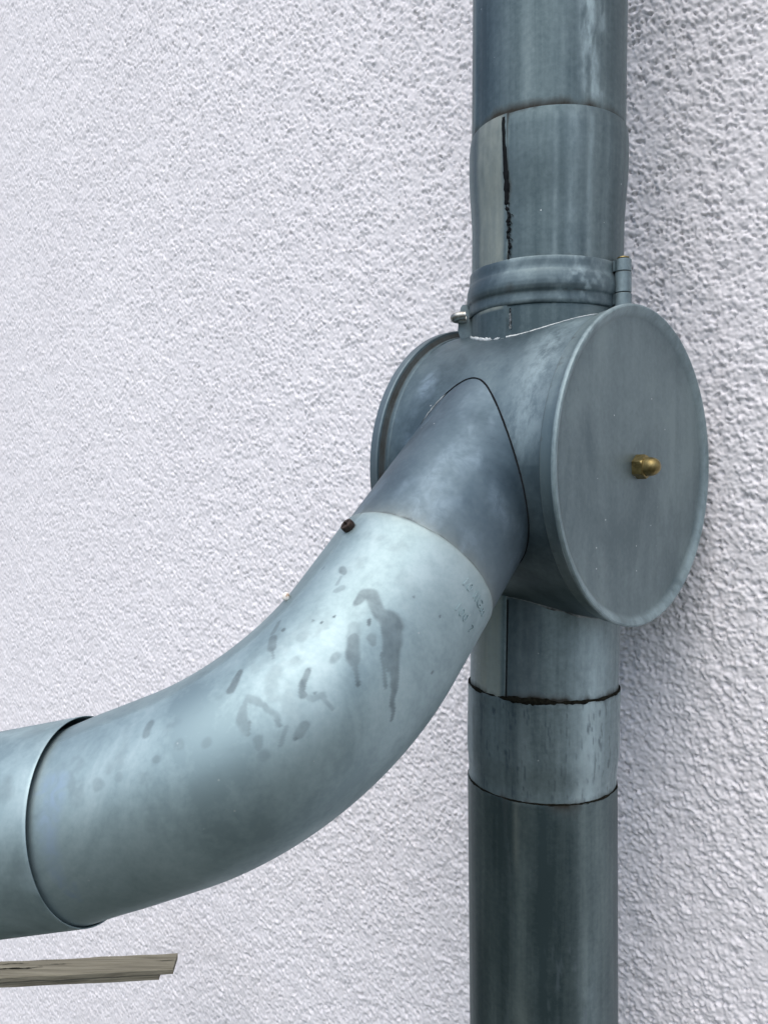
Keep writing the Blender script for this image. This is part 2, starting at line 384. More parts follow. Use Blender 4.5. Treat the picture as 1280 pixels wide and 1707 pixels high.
# the ragged open seam of the neck: a strip of tar-dark gap, wide above and bitten below
def ragged_seam(name, z0, z1, r, wfun, cfun, parent, mat, n=220, lean=0.004, zr=0.2, seed=3):
    V = []; 
    for i, z in enumerate(np.linspace(z0, z1, n)):
        w = wfun(z); c = cfun(z)
        hump = 0.0002 + 0.0003 * abs(math.sin(i * 1.7 + seed))
        for q, hh in ((-1.0, -0.0005), (-0.75, 0.4), (0.0, 1.0), (0.75, 0.5), (1.0, -0.0005)):
            rr = r(z) if callable(r) else r; V.append(neck_pt(c + q * w / rr, z, rr + (hump * hh if hh > 0 else hh), lean, zr))
    return mesh_obj(name, V, quads_of(n, 5, False), mat, parent, smooth=True)
rs = np.random.default_rng(11)
def bites(parent):
    # little hooked tears beside the seam, on its right
    for i in range(11):
        z = 0.186 - i * 0.0039 + rs.uniform(-0.0008, 0.0008); k = rs.uniform(0.0008, 0.0022); t0 = c_up(z)
        q = np.linspace(0, 1, 10)
        P = [neck_pt(t0 + (0.2 + math.sin(u * 2.6)) * k / 0.05, z - u * rs.uniform(0.0022, 0.0030), 0.0504) for u in q]
        bead('seam', P, 0.00026, M_GAP, parent, 6, False, 60 + i, 0.9)
def w_up(z):
    n1 = float(vnoise(np.array([z * 420.0]), np.array([0.3]), 91)); n2 = float(vnoise(np.array([z * 1100.0]), np.array([0.7]), 92))
    if z > 0.196: return 0.00125 + 0.0005 * n1
    if z > 0.176: return 0.0010 + 0.0014 * n1
    return max(0.00012, -0.0004 + 0.0027 * (n2 * 0.7 + n1 * 0.6 - 0.28))
def c_up(z):
    n1 = float(vnoise(np.array([z * 260.0]), np.array([2.3]), 95)) - 0.5
    return SEAM - 0.055 + 0.075 * (0.231 - z) / 0.088 + (0.055 * n1 if z < 0.188 else 0.006 * n1)
ragged_seam('seam', 0.2295, 0.142, lambda z: 0.0520 - 0.0022 * (1 - float(sstep(z, 0.168, 0.212))) + 0.0009 - 0.0006 * float(sstep(z, 0.224, 0.230)), w_up, c_up, dr, M_GAP)
bites(dr)
ragged_seam('seam', 0.112, 0.100, 0.0501, lambda z: 0.00035, lambda z: SEAM + 0.03, dr, M_GAP, 40)
zz = np.linspace(0.1115, 0.0985, 60)
bead('solder_bead', [neck_pt(SEAM + 0.030 + 0.012 * float(fbm(np.array([i * 0.25]), np.array([0.5]), 9, 3)), z, 0.0499) for i, z in enumerate(zz)], np.where(np.arange(60) < 14, 0.0002, 0.0007), M_SOLDER_DULL, dr, seed=5, rough=0.7)

# --- outlet neck under the drum
def g_out(th, z):
    a = 1.15 * np.exp(-np.clip(z + 0.1325, 0, 1) / 0.0038) * (0.75 + 1.6 * ring_noise(th, 44, 1, 7) + 0.5 * band(th, -0.15, 0.5))
    return np.clip(a, 0, 1) + 0.55 * band(th, SEAM, 0.02) 
def o_out(th, z):
    t = th - SEAM
    return 0.95 * (1 - sstep(t, -0.11, -0.04)) * sstep(t, -0.75, -0.4) * (0.6 + 0.4 * fbm(th * 24, np.zeros_like(th) + z * 30, 27, 4))
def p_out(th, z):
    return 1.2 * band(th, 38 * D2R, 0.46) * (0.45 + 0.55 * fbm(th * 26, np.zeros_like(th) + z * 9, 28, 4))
def s_out(th, z): return 0.95 * sstep(th, SEAM + 0.0, SEAM + 0.03) * (1 - sstep(th, -0.16, 0.10)) * (0.7 + 0.3 * fbm(th * 9, np.zeros_like(th) + z * 12, 29, 3))
prof = [(0.0494, -0.03)] + [(0.0494, z) for z in zs_(-0.06, -0.1375, 0.0014)] + [(0.0480, -0.139)]
upright('outlet_neck', prof, Z_MID, dr, 340, (0.012, 0), lambda th, z: 0.0009 * (1 - sstep(th, SEAM - 0.012, SEAM)) * sstep(th, SEAM - 0.8, SEAM - 0.2), {'grime': g_out, 'olive': o_out, 'pale': p_out, 'stain': s_out}, -0.08)
ragged_seam('seam', -0.070, -0.134, 0.0497, lambda z: 0.00035 + 0.0002 * float(vnoise(np.array([z * 300.0]), np.array([0.4]), 97)), lambda z: SEAM + 0.004, dr, M_GAP, 90, 0.012, -0.08)

# --- drum body and its two end plates: turned about the axis along the wall
def turned(name, prof, mat, parent, nseg=300, attrs=None, sharp=30, wob=0.0):
    """prof: (distance along A_, radius); theta 0 = out of the wall, 90 deg = up"""
    rows = [(DC + UP + A_ * x, N_, K_, r) for x, r in prof]
    V, F, th = sweep(rows, nseg)
    at = {k: np.concatenate([np.zeros(nseg) + fn(th, x, r) for x, r in prof]) for k, fn in (attrs or {}).items()}
    return mesh_obj(name, V, F, mat, parent, attrs=at, sharp=sharp, flip=True)
L1, L2, RB = 0.0704, 0.0671, 0.0952
def g_body(th, x, r):
    under = 0.0
    a = 0.28 * np.exp(-np.clip(x + L2 - 0.010, 0, 1) / 0.003)
    return a
def hl_body(th, x, r):  # bright highlight near the lid, painted into the drum's colour
    c = 0.0035 if False else 0.0
    u = 0.75 * band(x, 0.046, 0.024) * (0.65 + 0.35 * fbm(th * 8, np.zeros_like(th) + x * 90, 66, 4))
    return u * sstep(th, -0.15, 0.25) * (1 - sstep(th, 0.9, 1.5))
def sc_body(th, x, r):
    return 0.42 * np.clip((fbm(th * 5 + 2, np.zeros_like(th) + x * 55, 67, 4) - 0.52) * 5, 0, 1) * sstep(np.zeros_like(th) + x, 0.01, -0.03)
prof = [(x, RB) for x in zs_(-L2 + 0.004, L1 - 0.004, 0.0016)]
turned('drum_body', prof, Z_DRUM, dr, 360, {'grime': g_body, 'pale': hl_body, 'scuff': sc_body})
# rear flange with a rolled edge and a second bead
R2 = 0.1006
prof = [(-L2, 0.0), (-L2, R2 - 0.004), (-L2, R2 - 0.0008), (-L2 + 0.0008, R2), (-L2 + 0.0060, R2), (-L2 + 0.0068, R2 - 0.0006), (-L2 + 0.0072, R2 - 0.0022), (-L2 + 0.0078, R2 - 0.0030), (-L2 + 0.0086, RB + 0.0008), (-L2 + 0.0120, RB + 0.0007), (-L2 + 0.0124, RB + 0.0003), (-L2 + 0.0132, RB - 0.0006)]
turned('rear_flange', prof, Z_DRUM, dr, 300, {'grime': lambda th, x, r: 0.75 * (abs(x + L2 - 0.0078) < 0.0008) + 0.35 * (abs(x + L2 - 0.0129) < 0.0006) + 0 * th, 'stain': lambda th, x, r: 0.6 * (x < -L2 + 0.0065) + 0 * th}, 25)
# lid: shallow pan with a rolled bead, its skirt lapping over the body
R1 = 0.0981
lid_prof = [(L1 - 0.0036, 0.0001), (L1 - 0.0036, 0.03), (L1 - 0.0036, 0.06), (L1 - 0.0036, 0.080), (L1 - 0.0036, 0.0902), (L1 - 0.0033, 0.0910), (L1 - 0.0016, 0.0935), (L1 - 0.0004, 0.0954), (L1, 0.0966), (L1 - 0.0003, 0.0975), (L1 - 0.0012, R1), (L1 - 0.0022, R1), (L1 - 0.0030, 0.0976), (L1 - 0.0034, 0.0968), (L1 - 0.0040, 0.0966), (L1 - 0.0105, 0.0964), (L1 - 0.0110, 0.0960), (L1 - 0.0112, RB - 0.0006)]
def fillp(pr, d):
    out = []
    for (x0, r0), (x1, r1) in zip(pr[:-1], pr[1:]):
        n = max(1, int(math.hypot(x1 - x0, r1 - r0) / d))
        out += [(x0 + (x1 - x0) * i / n, r0 + (r1 - r0) * i / n) for i in range(n)]
    return out + [pr[-1]]
def st_lid(th, x, r):
    return 0.30 * band(th, 1.45, 0.05) * band(r, 0.082, 0.016) * (x > L1 - 0.004)
def gl_lid(th, x, r):
    a = 0.35 * (np.abs(x - (L1 - 0.0110)) < 0.0006) + 0 * th
    return a + 0.5 * np.clip((fbm(th * 40, th * 0 + r * 900, 71, 3) - 0.62) * 6, 0, 1) * (x < L1 - 0.004) * (r > 0.0955)
lid = turned('lid', fillp(lid_prof, 0.0022), Z_LID, dr, 320, {'stain': st_lid, 'grime': gl_lid, 'pale': lambda th, x, r: 0.62 * (0.7 + 0.3 * fbm(th * 30, th * 0 + x * 500, 72, 3)) * (r > 0.0912) * (x > L1 - 0.0033)}, 28)
# brass cap nut on the lid: six flats, chamfer, dome
def cap_nut(parent):
    c = DC + UP + A_ * (L1 - 0.0036) + N_ * 0.0015; V = []; nseg = 48
    th = np.arange(nseg) / nseg * 2 * np.pi; AF = 0.0066
    hexr = AF / np.cos((th + 0.12 + np.pi / 6) % (np.pi / 3) - np.pi / 6)
    rows = [(0.0, hexr * 0.0), (0.0, hexr)]
    lim = AF * 1.155
    for x in (0.0045, 0.0052, 0.0058, 0.0064):
        cone = AF * 1.0 + max(0.0, (0.0068 - x)) * 0.8 if x > 0.0048 else 9
        rows.append((x, np.minimum(hexr, cone)))
    rows.append((0.0065, np.zeros(nseg) + 0.0059))
    for q in np.linspace(0, 1, 9):
        ph = q * math.pi / 2
        rows.append((0.0082 + 0.0066 * math.sin(ph) if q > 0 else 0.0078, np.zeros(nseg) + max(0.00005, 0.0058 * math.cos(ph) ** 0.8)))
    rr = [(c + A_ * x, N_, K_, r) for x, r in rows]
    V, F, _ = sweep(rr, nseg)
    return mesh_obj('cap_nut', V, F, M_BRASS, parent, sharp=28, flip=True)
cap_nut(lid)
# washer-like wear ring of lime round the nut
th = np.linspace(2.2, 4.3, 40)
bead('lime_crust', [DC + UP + A_ * (L1 - 0.0035) + 0.0073 * (math.cos(t) * N_ * -1 + math.sin(t) * K_) for t in th], 0.00028, M_SOLDER_DULL, lid, seed=8, rough=0.9)

# --- branch stub welded into the drum, slanting down and out
def t_drum(P, R):
    D0 = P - DC; pp = D0 - (D0 @ A_) * A_; sp = S_ - (S_ @ A_) * A_
    a = sp @ sp; b = pp @ sp; c = pp @ pp - R * R
    return (-b + math.sqrt(max(b * b - a * c, 0))) / a
RS = 0.04678; BS = unit(np.cross(S_, M0))
nseg = 300; th = np.arange(nseg) / nseg * 2 * np.pi
Sax = SO @ S_
tl = float((P0 - SO) @ S_) + 0.006
V = []; sad = []
ts = np.array([t_drum(SO + RS * (math.cos(t) * BS + math.sin(t) * M0), RB) for t in th])
nr = 90
for i in range(nr):
    f = i / (nr - 1)
    tt = (ts - 0.004) * (1 - f) + tl * f
    V.append(SO + tt[:, None] * S_ + RS * (np.cos(th)[:, None] * BS + np.sin(th)[:, None] * M0))
V = np.concatenate(V) + UP
fr = np.repeat(np.linspace(0, 1, nr), nseg); thh = np.tile(th, nr)
dj = np.clip((P0 - SO) @ S_ - ((V - UP - SO) @ S_), 0, 1)
mesh_obj('branch_stub', V, quads_of(nr, nseg, True), Z_STUB, dr, attrs={
    'grime': 0.75 * np.exp(-dj / 0.0022) * (0.4 + 1.2 * (fbm(np.cos(thh) * 5 + 9, np.sin(thh) * 5 + 9, 81, 4) - 0.3)),
    'olive': 0.45 * np.exp(-dj / 0.006),
    'scuff': 0.30 * np.clip((fbm(thh * 4, fr * 5, 82, 4) - 0.5) * 4, 0, 1)}, flip=True)
sadp = np.array([SO + ts[i] * S_ + RS * (math.cos(th[i]) * BS + math.sin(th[i]) * M0) for i in range(nseg)]) + UP
bead('solder_bead', sadp, 0.00062, M_GAP, dr, 8, True, 21, 0.35)
for k0, k1 in ((0.03, 0.10), (0.14, 0.20), (0.93, 0.99), (0.83, 0.88)):
    ii = np.arange(int(k0 * nseg), int(k1 * nseg))
    bead('solder_bead', sadp[ii] + 0.0005 * N_, 0.00055, M_SOLDER_DULL, dr, 8, False, int(k0 * 100), 0.8)
# --- solder where the two necks meet the drum
def neck_line(r, th, sgn, R=RB):
    P = []
    for t in th:
        q = r * (math.cos(t) * TO + math.sin(t) * RT); d = q @ N_
        P.append(np.array([AX[0], AX[1], DC[2]]) + q + K_ * sgn * math.sqrt(max(R * R - d * d, 0)) + UP)
    return np.array(P)
th = np.linspace(-1.9, 1.7, 220)
amp = 0.00038 + 0.0012 * np.exp(-((th + 0.95) / 0.40) ** 2)
bead('solder_bead', neck_line(0.0502, th, 1), amp, M_SOLDER, dr, 10, False, 31, 0.6)
th = np.linspace(-1.2, 1.4, 220)
amp = 0.00035 + 0.0010 * np.exp(-((th - 0.42) / 0.10) ** 2) + 0.0009 * np.exp(-((th - 0.08) / 0.10) ** 2)
bead('solder_bead', neck_line(0.0496, th, -1) , amp, M_SOLDER_DULL, dr, 10, False, 33, 0.6)

# ------------------------------------------------------------------ pipe clamp round the inlet neck
cl = thing('pipe_clamp', 'beaded zinc pipe clamp with hinge and locking ear round the neck above the drum', 'pipe clamp', neck_pt(0, 0.1275, 0.0))
prof = [(0.0506, 0.1140), (0.0519, 0.1136), (0.0523, 0.1142), (0.0523, 0.1200), (0.0525, 0.1208), (0.0533, 0.1222), (0.0539, 0.1245), (0.0540, 0.1272), (0.0537, 0.1300), (0.0531, 0.1326), (0.0522, 0.1348), (0.0521, 0.1414), (0.0518, 0.1420), (0.0506, 0.1418)]
TH_H, TH_L = 58 * D2R, -84 * D2R
pf = []
for (r0, z0), (r1, z1) in zip(prof[:-1], prof[1:]):
    for i in range(3): pf.append((r0 + (r1 - r0) * i / 3 - 0.0012, z0 + (z1 - z0) * i / 3))
pf.append((prof[-1][0] - 0.0012, prof[-1][1]))
def half(a0, a1, n):
    th = np.linspace(a0, a1, n); V = []; gz = []
    for r, z in pf:
        for t in th: V.append(neck_pt(t, z - 0.0010 * math.sin(t + 0.2), r)); gz.append((t, z))
    gz = np.array(gz); t, z = gz.T
    grime = 0.62 * np.exp(-np.abs(z - 0.1212) / 0.0010) * np.clip((fbm(t * 9, z * 200, 5, 4) - 0.40) * 4, 0, 1) + 0.5 * band(t, -0.42, 0.16) * band(z, 0.124, 0.008) + 0.30 * np.exp(-np.abs(z - 0.142) / 0.0012)
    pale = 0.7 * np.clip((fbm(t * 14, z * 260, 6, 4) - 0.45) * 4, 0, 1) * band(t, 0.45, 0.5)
    return V, {'grime': grime, 'pale': pale}
V, at = half(TH_L, TH_H - 0.085, 220)
mesh_obj('band', V, quads_of(len(pf), 220, False), Z_CLAMP, cl, attrs=at, sharp=40)
V, at = half(TH_H + 0.085, 2 * math.pi + TH_L - 0.05, 160)
mesh_obj('band', V, quads_of(len(pf), 160, False), Z_CLAMP, cl, attrs=at, sharp=40)
# hinge: three knuckles on a pin
hc = neck_pt(TH_H + 0.01, 0, 0.0555); hc[2] = EYE
def knuckle(z0, z1, r):
    rows = [(hc + K_ * z0, TO, RT, 0.0002), (hc + K_ * z0, TO, RT, r - 0.0004), (hc + K_ * (z0 + 0.0004), TO, RT, r), (hc + K_ * (z1 - 0.0004), TO, RT, r), (hc + K_ * z1, TO, RT, r - 0.0004), (hc + K_ * z1, TO, RT, 0.0002)]
    V, F, _ = sweep(rows, 40)
    o = mesh_obj('knuckle', V, F, Z_CLAMP, cl, sharp=35, attrs={'grime': np.repeat([0.6, 0.5, 0.2, 0.25, 0.5, 0.6], 40), 'pale': np.repeat([0, 0.3, 0.45, 0.35, 0.3, 0], 40)})
    # the leaf that wraps from the knuckle on to the band
    return o
knuckle(0.1345, 0.1422, 0.0051); knuckle(0.1215, 0.1342, 0.0052); knuckle(0.1128, 0.1211, 0.0054)
for t0, t1, zz in ((TH_H - 0.10, TH_H + 0.02, ((0.1142, 0.1209), (0.1347, 0.1412))), (TH_H - 0.02, TH_H + 0.12, ((0.1217, 0.1340),))):
    for z0, z1 in zz:
        V = []
        for z in (z0, z1):
            for t in np.linspace(t0, t1, 8): V.append(neck_pt(t, z, 0.0528))
            for t in np.linspace(t1, t0, 8): V.append(neck_pt(t, z, 0.0512))
        n = 16
        F = [(i, (i + 1) % n, n + (i + 1) % n, n + i) for i in range(n)] + [tuple(range(n))[::-1], tuple(range(n, 2 * n))]
        mesh_obj('hinge_leaf', V, F, Z_CLAMP, cl, smooth=False)
rows = [(hc + K_ * 0.1128, TO, RT, 0.0002), (hc + K_ * 0.1128, TO, RT, 0.0029), (hc + K_ * 0.1426, TO, RT, 0.0029), (hc + K_ * 0.1430, TO, RT, 0.0038), (hc + K_ * 0.1436, TO, RT, 0.0036), (hc + K_ * 0.1441, TO, RT, 0.0022), (hc + K_ * 0.1442, TO, RT, 0.0002)]
V, F, _ = sweep(rows, 28)
mesh_obj('hinge_pin', V, F, M_BRASS, cl, sharp=40)
# locking ear: two bent plates and a bright steel hook through them
el_dir = math.cos(TH_L) * TO + math.sin(TH_L) * RT
el_tan = -math.sin(TH_L) * TO + math.cos(TH_L) * RT
def ear(off, prof2, th=0.0014):
    c = neck_pt(TH_L, 0.0, 0.0); c[2] = EYE; V = []
    for d in (off, off + th):
        for x, z in prof2: V.append(c + el_dir * x + el_tan * d + K_ * z)
    n = len(prof2)
    F = [tuple(range(n)), tuple(range(n, 2 * n))[::-1]] + [(i, n + i, n + (i + 1) % n, (i + 1) % n) for i in range(n)]
    return mesh_obj('locking_ear', V, F, Z_CLAMP, cl, smooth=False)
ep = [(0.0490, 0.0985), (0.0545, 0.0985), (0.0560, 0.1010), (0.0584, 0.1080), (0.0580, 0.1130), (0.0565, 0.1235), (0.0552, 0.1252), (0.0490, 0.1258)]
ear(-0.0042, ep); ear(-0.0066, [(x - 0.0008, z + 0.0004) for x, z in ep])
def rod(name, pts, r, mat, parent, nseg=16):
    pts = np.array(pts); T = np.gradient(pts, axis=0); T /= np.linalg.norm(T, axis=1)[:, None]
    U = np.cross(T, K_ + 0.01); U /= np.linalg.norm(U, axis=1)[:, None]; W = np.cross(T, U)
    rows = [(pts[0], U[0], W[0], r * 0.02)] + [(p, u, w, r) for p, u, w in zip(pts, U, W)] + [(pts[-1], U[-1], W[-1], r * 0.02)]
    V, F, _ = sweep(rows, nseg)
    return mesh_obj(name, V, F, mat, parent, sharp=50)
c = neck_pt(TH_L, 0.1165, 0.0)
pts = [c + el_dir * 0.0535 + el_tan * 0.0045]
for q in np.linspace(0, math.pi, 14):
    pts.append(c + el_dir * (0.0562 + 0.0052 * math.sin(q)) + el_tan * (0.0042 * math.cos(q) + 0.0003) + K_ * (-0.0012 * q / math.pi))
pts.append(c + el_dir * 0.0530 + el_tan * -0.0040 - K_ * 0.0012)
rod('hook', pts, 0.0027, M_STEEL, cl)
# the threaded rod that holds the clamp to the wall, behind the pipe
cw = neck_pt(0, 0.1270, 0.0)
rod('wall_rod', [cw - N_ * x for x in np.linspace(0.051, WALL_GAP + 0.02, 12)], 0.0040, M_RUST, cl)

# ------------------------------------------------------------------ lower coupling and lower pipe
cp = thing('pipe_coupling', 'short streaky zinc pipe coupling below the drum between two dirt filled joints', 'pipe coupling', (AX[0], AX[1], EYE - 0.205))
def lean_low(z): return 0.0
def g_cp(th, z):
    a = 0.85 * np.exp(-np.clip(-0.1325 - z, 0, 1) / 0.0030) * (0.4 + 1.5 * ring_noise(th, 51, 1, 7) + 0.2)
    b = 0.95 * np.exp(-np.clip(z + 0.1975, 0, 1) / 0.0040) * np.clip(0.6 + 1.8 * ring_noise(th, 52, 1, 6), 0, 1)
    c = 0.30 * band(th, -30 * D2R, 0.10) * (0.3 + 0.9 * fbm(th * 22, np.zeros_like(th) + z * 30, 53, 4))
    return np.clip(a, 0, 1) + np.clip(b, 0, 1) + c
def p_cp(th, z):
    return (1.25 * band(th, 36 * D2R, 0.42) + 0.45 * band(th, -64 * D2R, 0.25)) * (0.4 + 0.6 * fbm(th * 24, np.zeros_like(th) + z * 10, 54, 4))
def s_cp(th, z): return 0.55 * sstep(th, -1.2, -0.8) * (1 - sstep(th, -0.22, -0.10)) * fbm(th * 16, np.zeros_like(th) + z * 5, 57, 3) + 0.7 * np.clip((fbm(th * 30, np.zeros_like(th) + z * 120, 58, 3) - 0.66) * 9, 0, 1)
prof = [(0.0488, -0.136), (0.0502, -0.1330), (0.0507, -0.1328), (0.0509, -0.1345)] + [(0.0507 - 0.0014 * float(sstep(z, -0.172, -0.192)), z) for z in zs_(-0.137, -0.200, 0.0014)] + [(0.0493, -0.21), (0.0480, -0.21)]
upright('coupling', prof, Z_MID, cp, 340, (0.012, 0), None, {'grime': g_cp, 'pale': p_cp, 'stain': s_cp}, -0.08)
th = np.linspace(-np.pi, np.pi, 360, endpoint=False)
amp = 0.0005 + 0.0017 * np.clip(fbm(np.cos(th) * 7 + 3, np.sin(th) * 7 + 3, 61, 3) * 1.7 - 0.3, 0, 1) * (0.55 + 1.0 * np.exp(-((th + 0.15) / 0.45) ** 2))
def ringp(r, z, lean=0.012, zr=-0.08): return np.array([neck_pt(t, z, r, lean, zr) for t in th])
amp = amp * (0.55 + 0.45 * np.clip((1.35 - np.abs(th)) * 4, 0, 1))
bead('joint_moss', ringp(0.0499, -0.1326), amp, M_DIRT, cp, 8, True, 41, 0.7)
dp2 = thing('downpipe', 'dark stained zinc downpipe section leaving through the bottom edge below the coupling', 'pipe', (AX[0], AX[1], 0.0), 'zinc downpipe sections')
def g_lo(th, z):
    a = 1.0 * np.exp(-np.clip(-0.1965 - z, 0, 1) / 0.008) * np.clip(0.62 + 1.8 * ring_noise(th, 62, 1, 5), 0, 1) * (0.45 + 0.55 * band(th, 0.35, 0.8))
    b = 0.50 * band(th, -24 * D2R + 0.05 * math.sin(z * 40), 0.07) * np.clip((fbm(th * 20, np.zeros_like(th) + z * 14, 63, 4) - 0.30) * 3, 0, 1)
    return np.clip(a, 0, 1) + b
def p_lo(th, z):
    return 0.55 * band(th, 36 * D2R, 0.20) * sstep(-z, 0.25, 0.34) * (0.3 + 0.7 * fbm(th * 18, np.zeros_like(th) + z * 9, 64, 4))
def o_lo(th, z): return 0.35 * band(th, -18 * D2R, 0.07) * sstep(z, -0.26, -0.215) + 0.2 * band(th, -15 * D2R, 0.2) * sstep(-z, 0.28, 0.36)
def s_lo(th, z): return 0.8 * np.clip((fbm(th * 26, np.zeros_like(th) + z * 90, 65, 3) - 0.64) * 9, 0, 1) * band(th, 0.45, 0.6) * sstep(-z, 0.25, 0.30)
prof = [(0.0486, -0.24), (0.0489, -0.1972), (0.0494, -0.1968), (0.0499, -0.1970), (0.0501, -0.1985)] + [(0.0500, z) for z in zs_(-0.200, -0.36, 0.0016)] + [(0.0500, -0.6), (0.0500, -1.2), (0.0500, -1.245)]
upright('pipe', prof, Z_LOW, dp2, 340, (-0.012, 0), lambda th, z: 0.0004 * ring_noise(th, 35, 1, 1.3), {'grime': g_lo, 'pale': p_lo, 'olive': o_lo, 'stain': s_lo}, -0.314)
amp = 0.0003 + 0.0007 * np.clip(fbm(np.cos(th) * 4 + 3, np.sin(th) * 4 + 3, 68, 3) * 1.8 - 0.5, 0, 1)
bead('joint_dirt', ringp(0.0494, -0.1968, -0.012, -0.314), amp, M_DIRT, dp2, 8, True, 43, 0.7)

# ------------------------------------------------------------------ the elbow
STAINS = [([(0.0525, -2.042, 0.00248), (0.0488, -2.047, 0.0031), (0.0476, -2.11, 0.0031), (0.0501, -2.199, 0.0031), (0.0522, -2.293, 0.00279)], 0.75), ([(0.0522, -2.293, 0.0031), (0.0522, -2.409, 0.00403), (0.0538, -2.492, 0.00403), (0.059, -2.592, 0.00341), (0.063, -2.681, 0.00279), (0.0664, -2.78, 0.00186), (0.0708, -2.896, 0.00124), (0.0766, -3.058, 0.00047)], 0.75), ([(0.0553, -2.393, 0.00155), (0.0624, -2.576, 0.00186), (0.0658, -2.681, 0.00124)], 0.7), ([(0.0636, -2.534, 0.00062), (0.0686, -2.681, 0.00047), (0.0708, -2.77, 0.00031)], 0.6), ([(0.0627, -2.162, 0.00248), (0.0655, -2.21, 0.0031)], 0.25), ([(0.0667, -2.231, 0.00248), (0.0698, -2.309, 0.00279), (0.0726, -2.398, 0.00248)], 0.75), ([(0.0729, -2.409, 0.00186), (0.0754, -2.482, 0.00093), (0.0775, -2.545, 0.00077)], 0.6), ([(0.0775, -2.55, 0.00093)], 1.0), ([(0.0868, -2.142, 0.00155), (0.0899, -2.178, 0.00124), (0.0927, -2.225, 0.00124), (0.0933, -2.267, 0.00124)], 0.75), ([(0.0933, -2.267, 0.00093), (0.0921, -2.351, 0.00124), (0.089, -2.388, 0.00124), (0.0887, -2.539, 0.00062)], 0.35), ([(0.0868, -1.587, 0.00248), (0.0902, -1.665, 0.00279)], 0.75), ([(0.0847, -1.508, 0.00155), (0.0782, -1.424, 0.00093)], 0.5), ([(0.0806, -1.576, 0.00109)], 0.9), ([(0.0911, -1.696, 0.00093), (0.093, -1.796, 0.00062)], 0.5), ([(0.1078, -1.639, 0.00124), (0.1109, -1.691, 0.00186), (0.1146, -1.759, 0.00186)], 0.85), ([(0.1125, -1.963, 0.00124), (0.1103, -1.948, 0.00155), (0.1084, -2.016, 0.00155), (0.106, -2.089, 0.00124), (0.106, -2.199, 0.00124), (0.1057, -2.288, 0.00124), (0.1069, -2.346, 0.00093)], 0.38), ([(0.1134, -1.99, 0.00155), (0.1159, -2.094, 0.00217), (0.1165, -2.204, 0.00186)], 0.4), ([(0.114, -2.162, 0.00062), (0.1162, -2.236, 0.00062)], 0.6), ([(0.0998, -2.477, 0.00186), (0.1029, -2.513, 0.00186)], 0.5), ([(0.1047, -2.524, 0.00093)], 0.8), ([(0.1539, -1.628, 0.00248), (0.1548, -1.702, 0.00217)], 0.5), ([(0.152, -2.011, 0.00186)], 0.35), ([(0.1795, -2.032, 0.0031)], 0.25), ([(0.1412, -1.969, 0.00248)], 0.25), ([(0.131, -2.084, 0.00217)], 0.25), ([(0.1684, -2.021, 0.00217)], 0.22), ([(0.0408, -1.649, 0.00186), (0.042, -1.712, 0.00155)], 0.7), ([(0.0448, -1.702, 0.00093), (0.0491, -1.733, 0.00062)], 0.4), ([(0.0411, -1.403, 0.00124)], 0.4), ([(0.0501, -1.801, 0.00155), (0.0528, -1.77, 0.00124)], 0.35), ([(0.0695, -1.791, 0.00062)], 0.9), ([(0.0683, -1.89, 0.00062)], 0.9), ([(0.064, -1.953, 0.00077)], 0.9), ([(0.0575, -2.241, 0.00093), (0.0587, -2.262, 0.00077)], 0.8), ([(0.0615, -2.356, 0.00186), (0.0627, -2.409, 0.00124)], 0.5), ([(0.076, -2.236, 0.00217)], 0.35), ([(0.0871, -1.953, 0.00186)], 0.25), ([(0.0368, -2.482, 0.00062)], 0.6), ([(0.0355, -2.817, 0.00062)], 0.8), ([(0.0541, -3.11, 0.00062)], 0.8), ([(0.0902, -2.325, 0.00077)], 0.6), ([(0.0775, -1.827, 0.0031)], 0.25), ([(0.1152, -2.335, 0.00186), (0.1168, -2.398, 0.00124)], 0.3), ([(0.1162, -2.477, 0.00248)], 0.25), ([(0.1054, -2.398, 0.00124), (0.1091, -2.487, 0.00093)], 0.35)]
SCUFFS = [([(0.2042, -1.817, 0.0031), (0.1965, -1.864, 0.00434), (0.1987, -2.021, 0.00496), (0.2027, -2.162, 0.00558), (0.2051, -2.309, 0.00496), (0.2058, -2.471, 0.00434), (0.2067, -2.681, 0.0031), (0.2067, -2.943, 0.00186)], 1.0), ([(0.2104, -1.88, 0.00062), (0.1937, -1.911, 0.00062)], 0.8), ([(0.2014, -2.827, 0.00124), (0.2055, -3.053, 0.00124)], 0.4)]

el = thing('pipe_elbow', 'pale zinc pipe elbow with drip stains and a rusty screw joined to the slanting branch', 'pipe elbow', P0 + UP)
def el_frame(t):
    th = min(max((t - EL_0) / EL_R, 0), EL_PHI)
    c = P0 + S_ * min(t, EL_0) + EL_R * (M_ * (1 - math.cos(th)) + S_ * math.sin(th))
    T = S_ * math.cos(th) + M_ * math.sin(th)
    c = c + T * max(t - EL_0 - EL_R * EL_PHI, 0)
    return c + UP, -S_ * math.sin(th) + M_ * math.cos(th), T
def el_pt(t, a, r=EL_r):
    c, N, T = el_frame(t); return c + r * (math.cos(a) * N + math.sin(a) * B_)
NS, NT = 370, 320
tt = np.linspace(0, EL_L + 0.020, NT); A0 = 0.5 - 2 * np.pi
rows = []; th = np.concatenate([np.linspace(-3.45, -0.85, 300, endpoint=False), np.linspace(-0.85, -3.45 + 2 * np.pi, NS - 300, endpoint=False)])
SEAM_E = -1.325
lap = 0.00018 * sstep(th, SEAM_E - 0.012, SEAM_E + 0.012) * (1 - sstep(th, SEAM_E + 0.25, SEAM_E + 0.7))
rows.append((el_frame(0.0)[0], el_frame(0.0)[1], B_, EL_r - 0.0007))
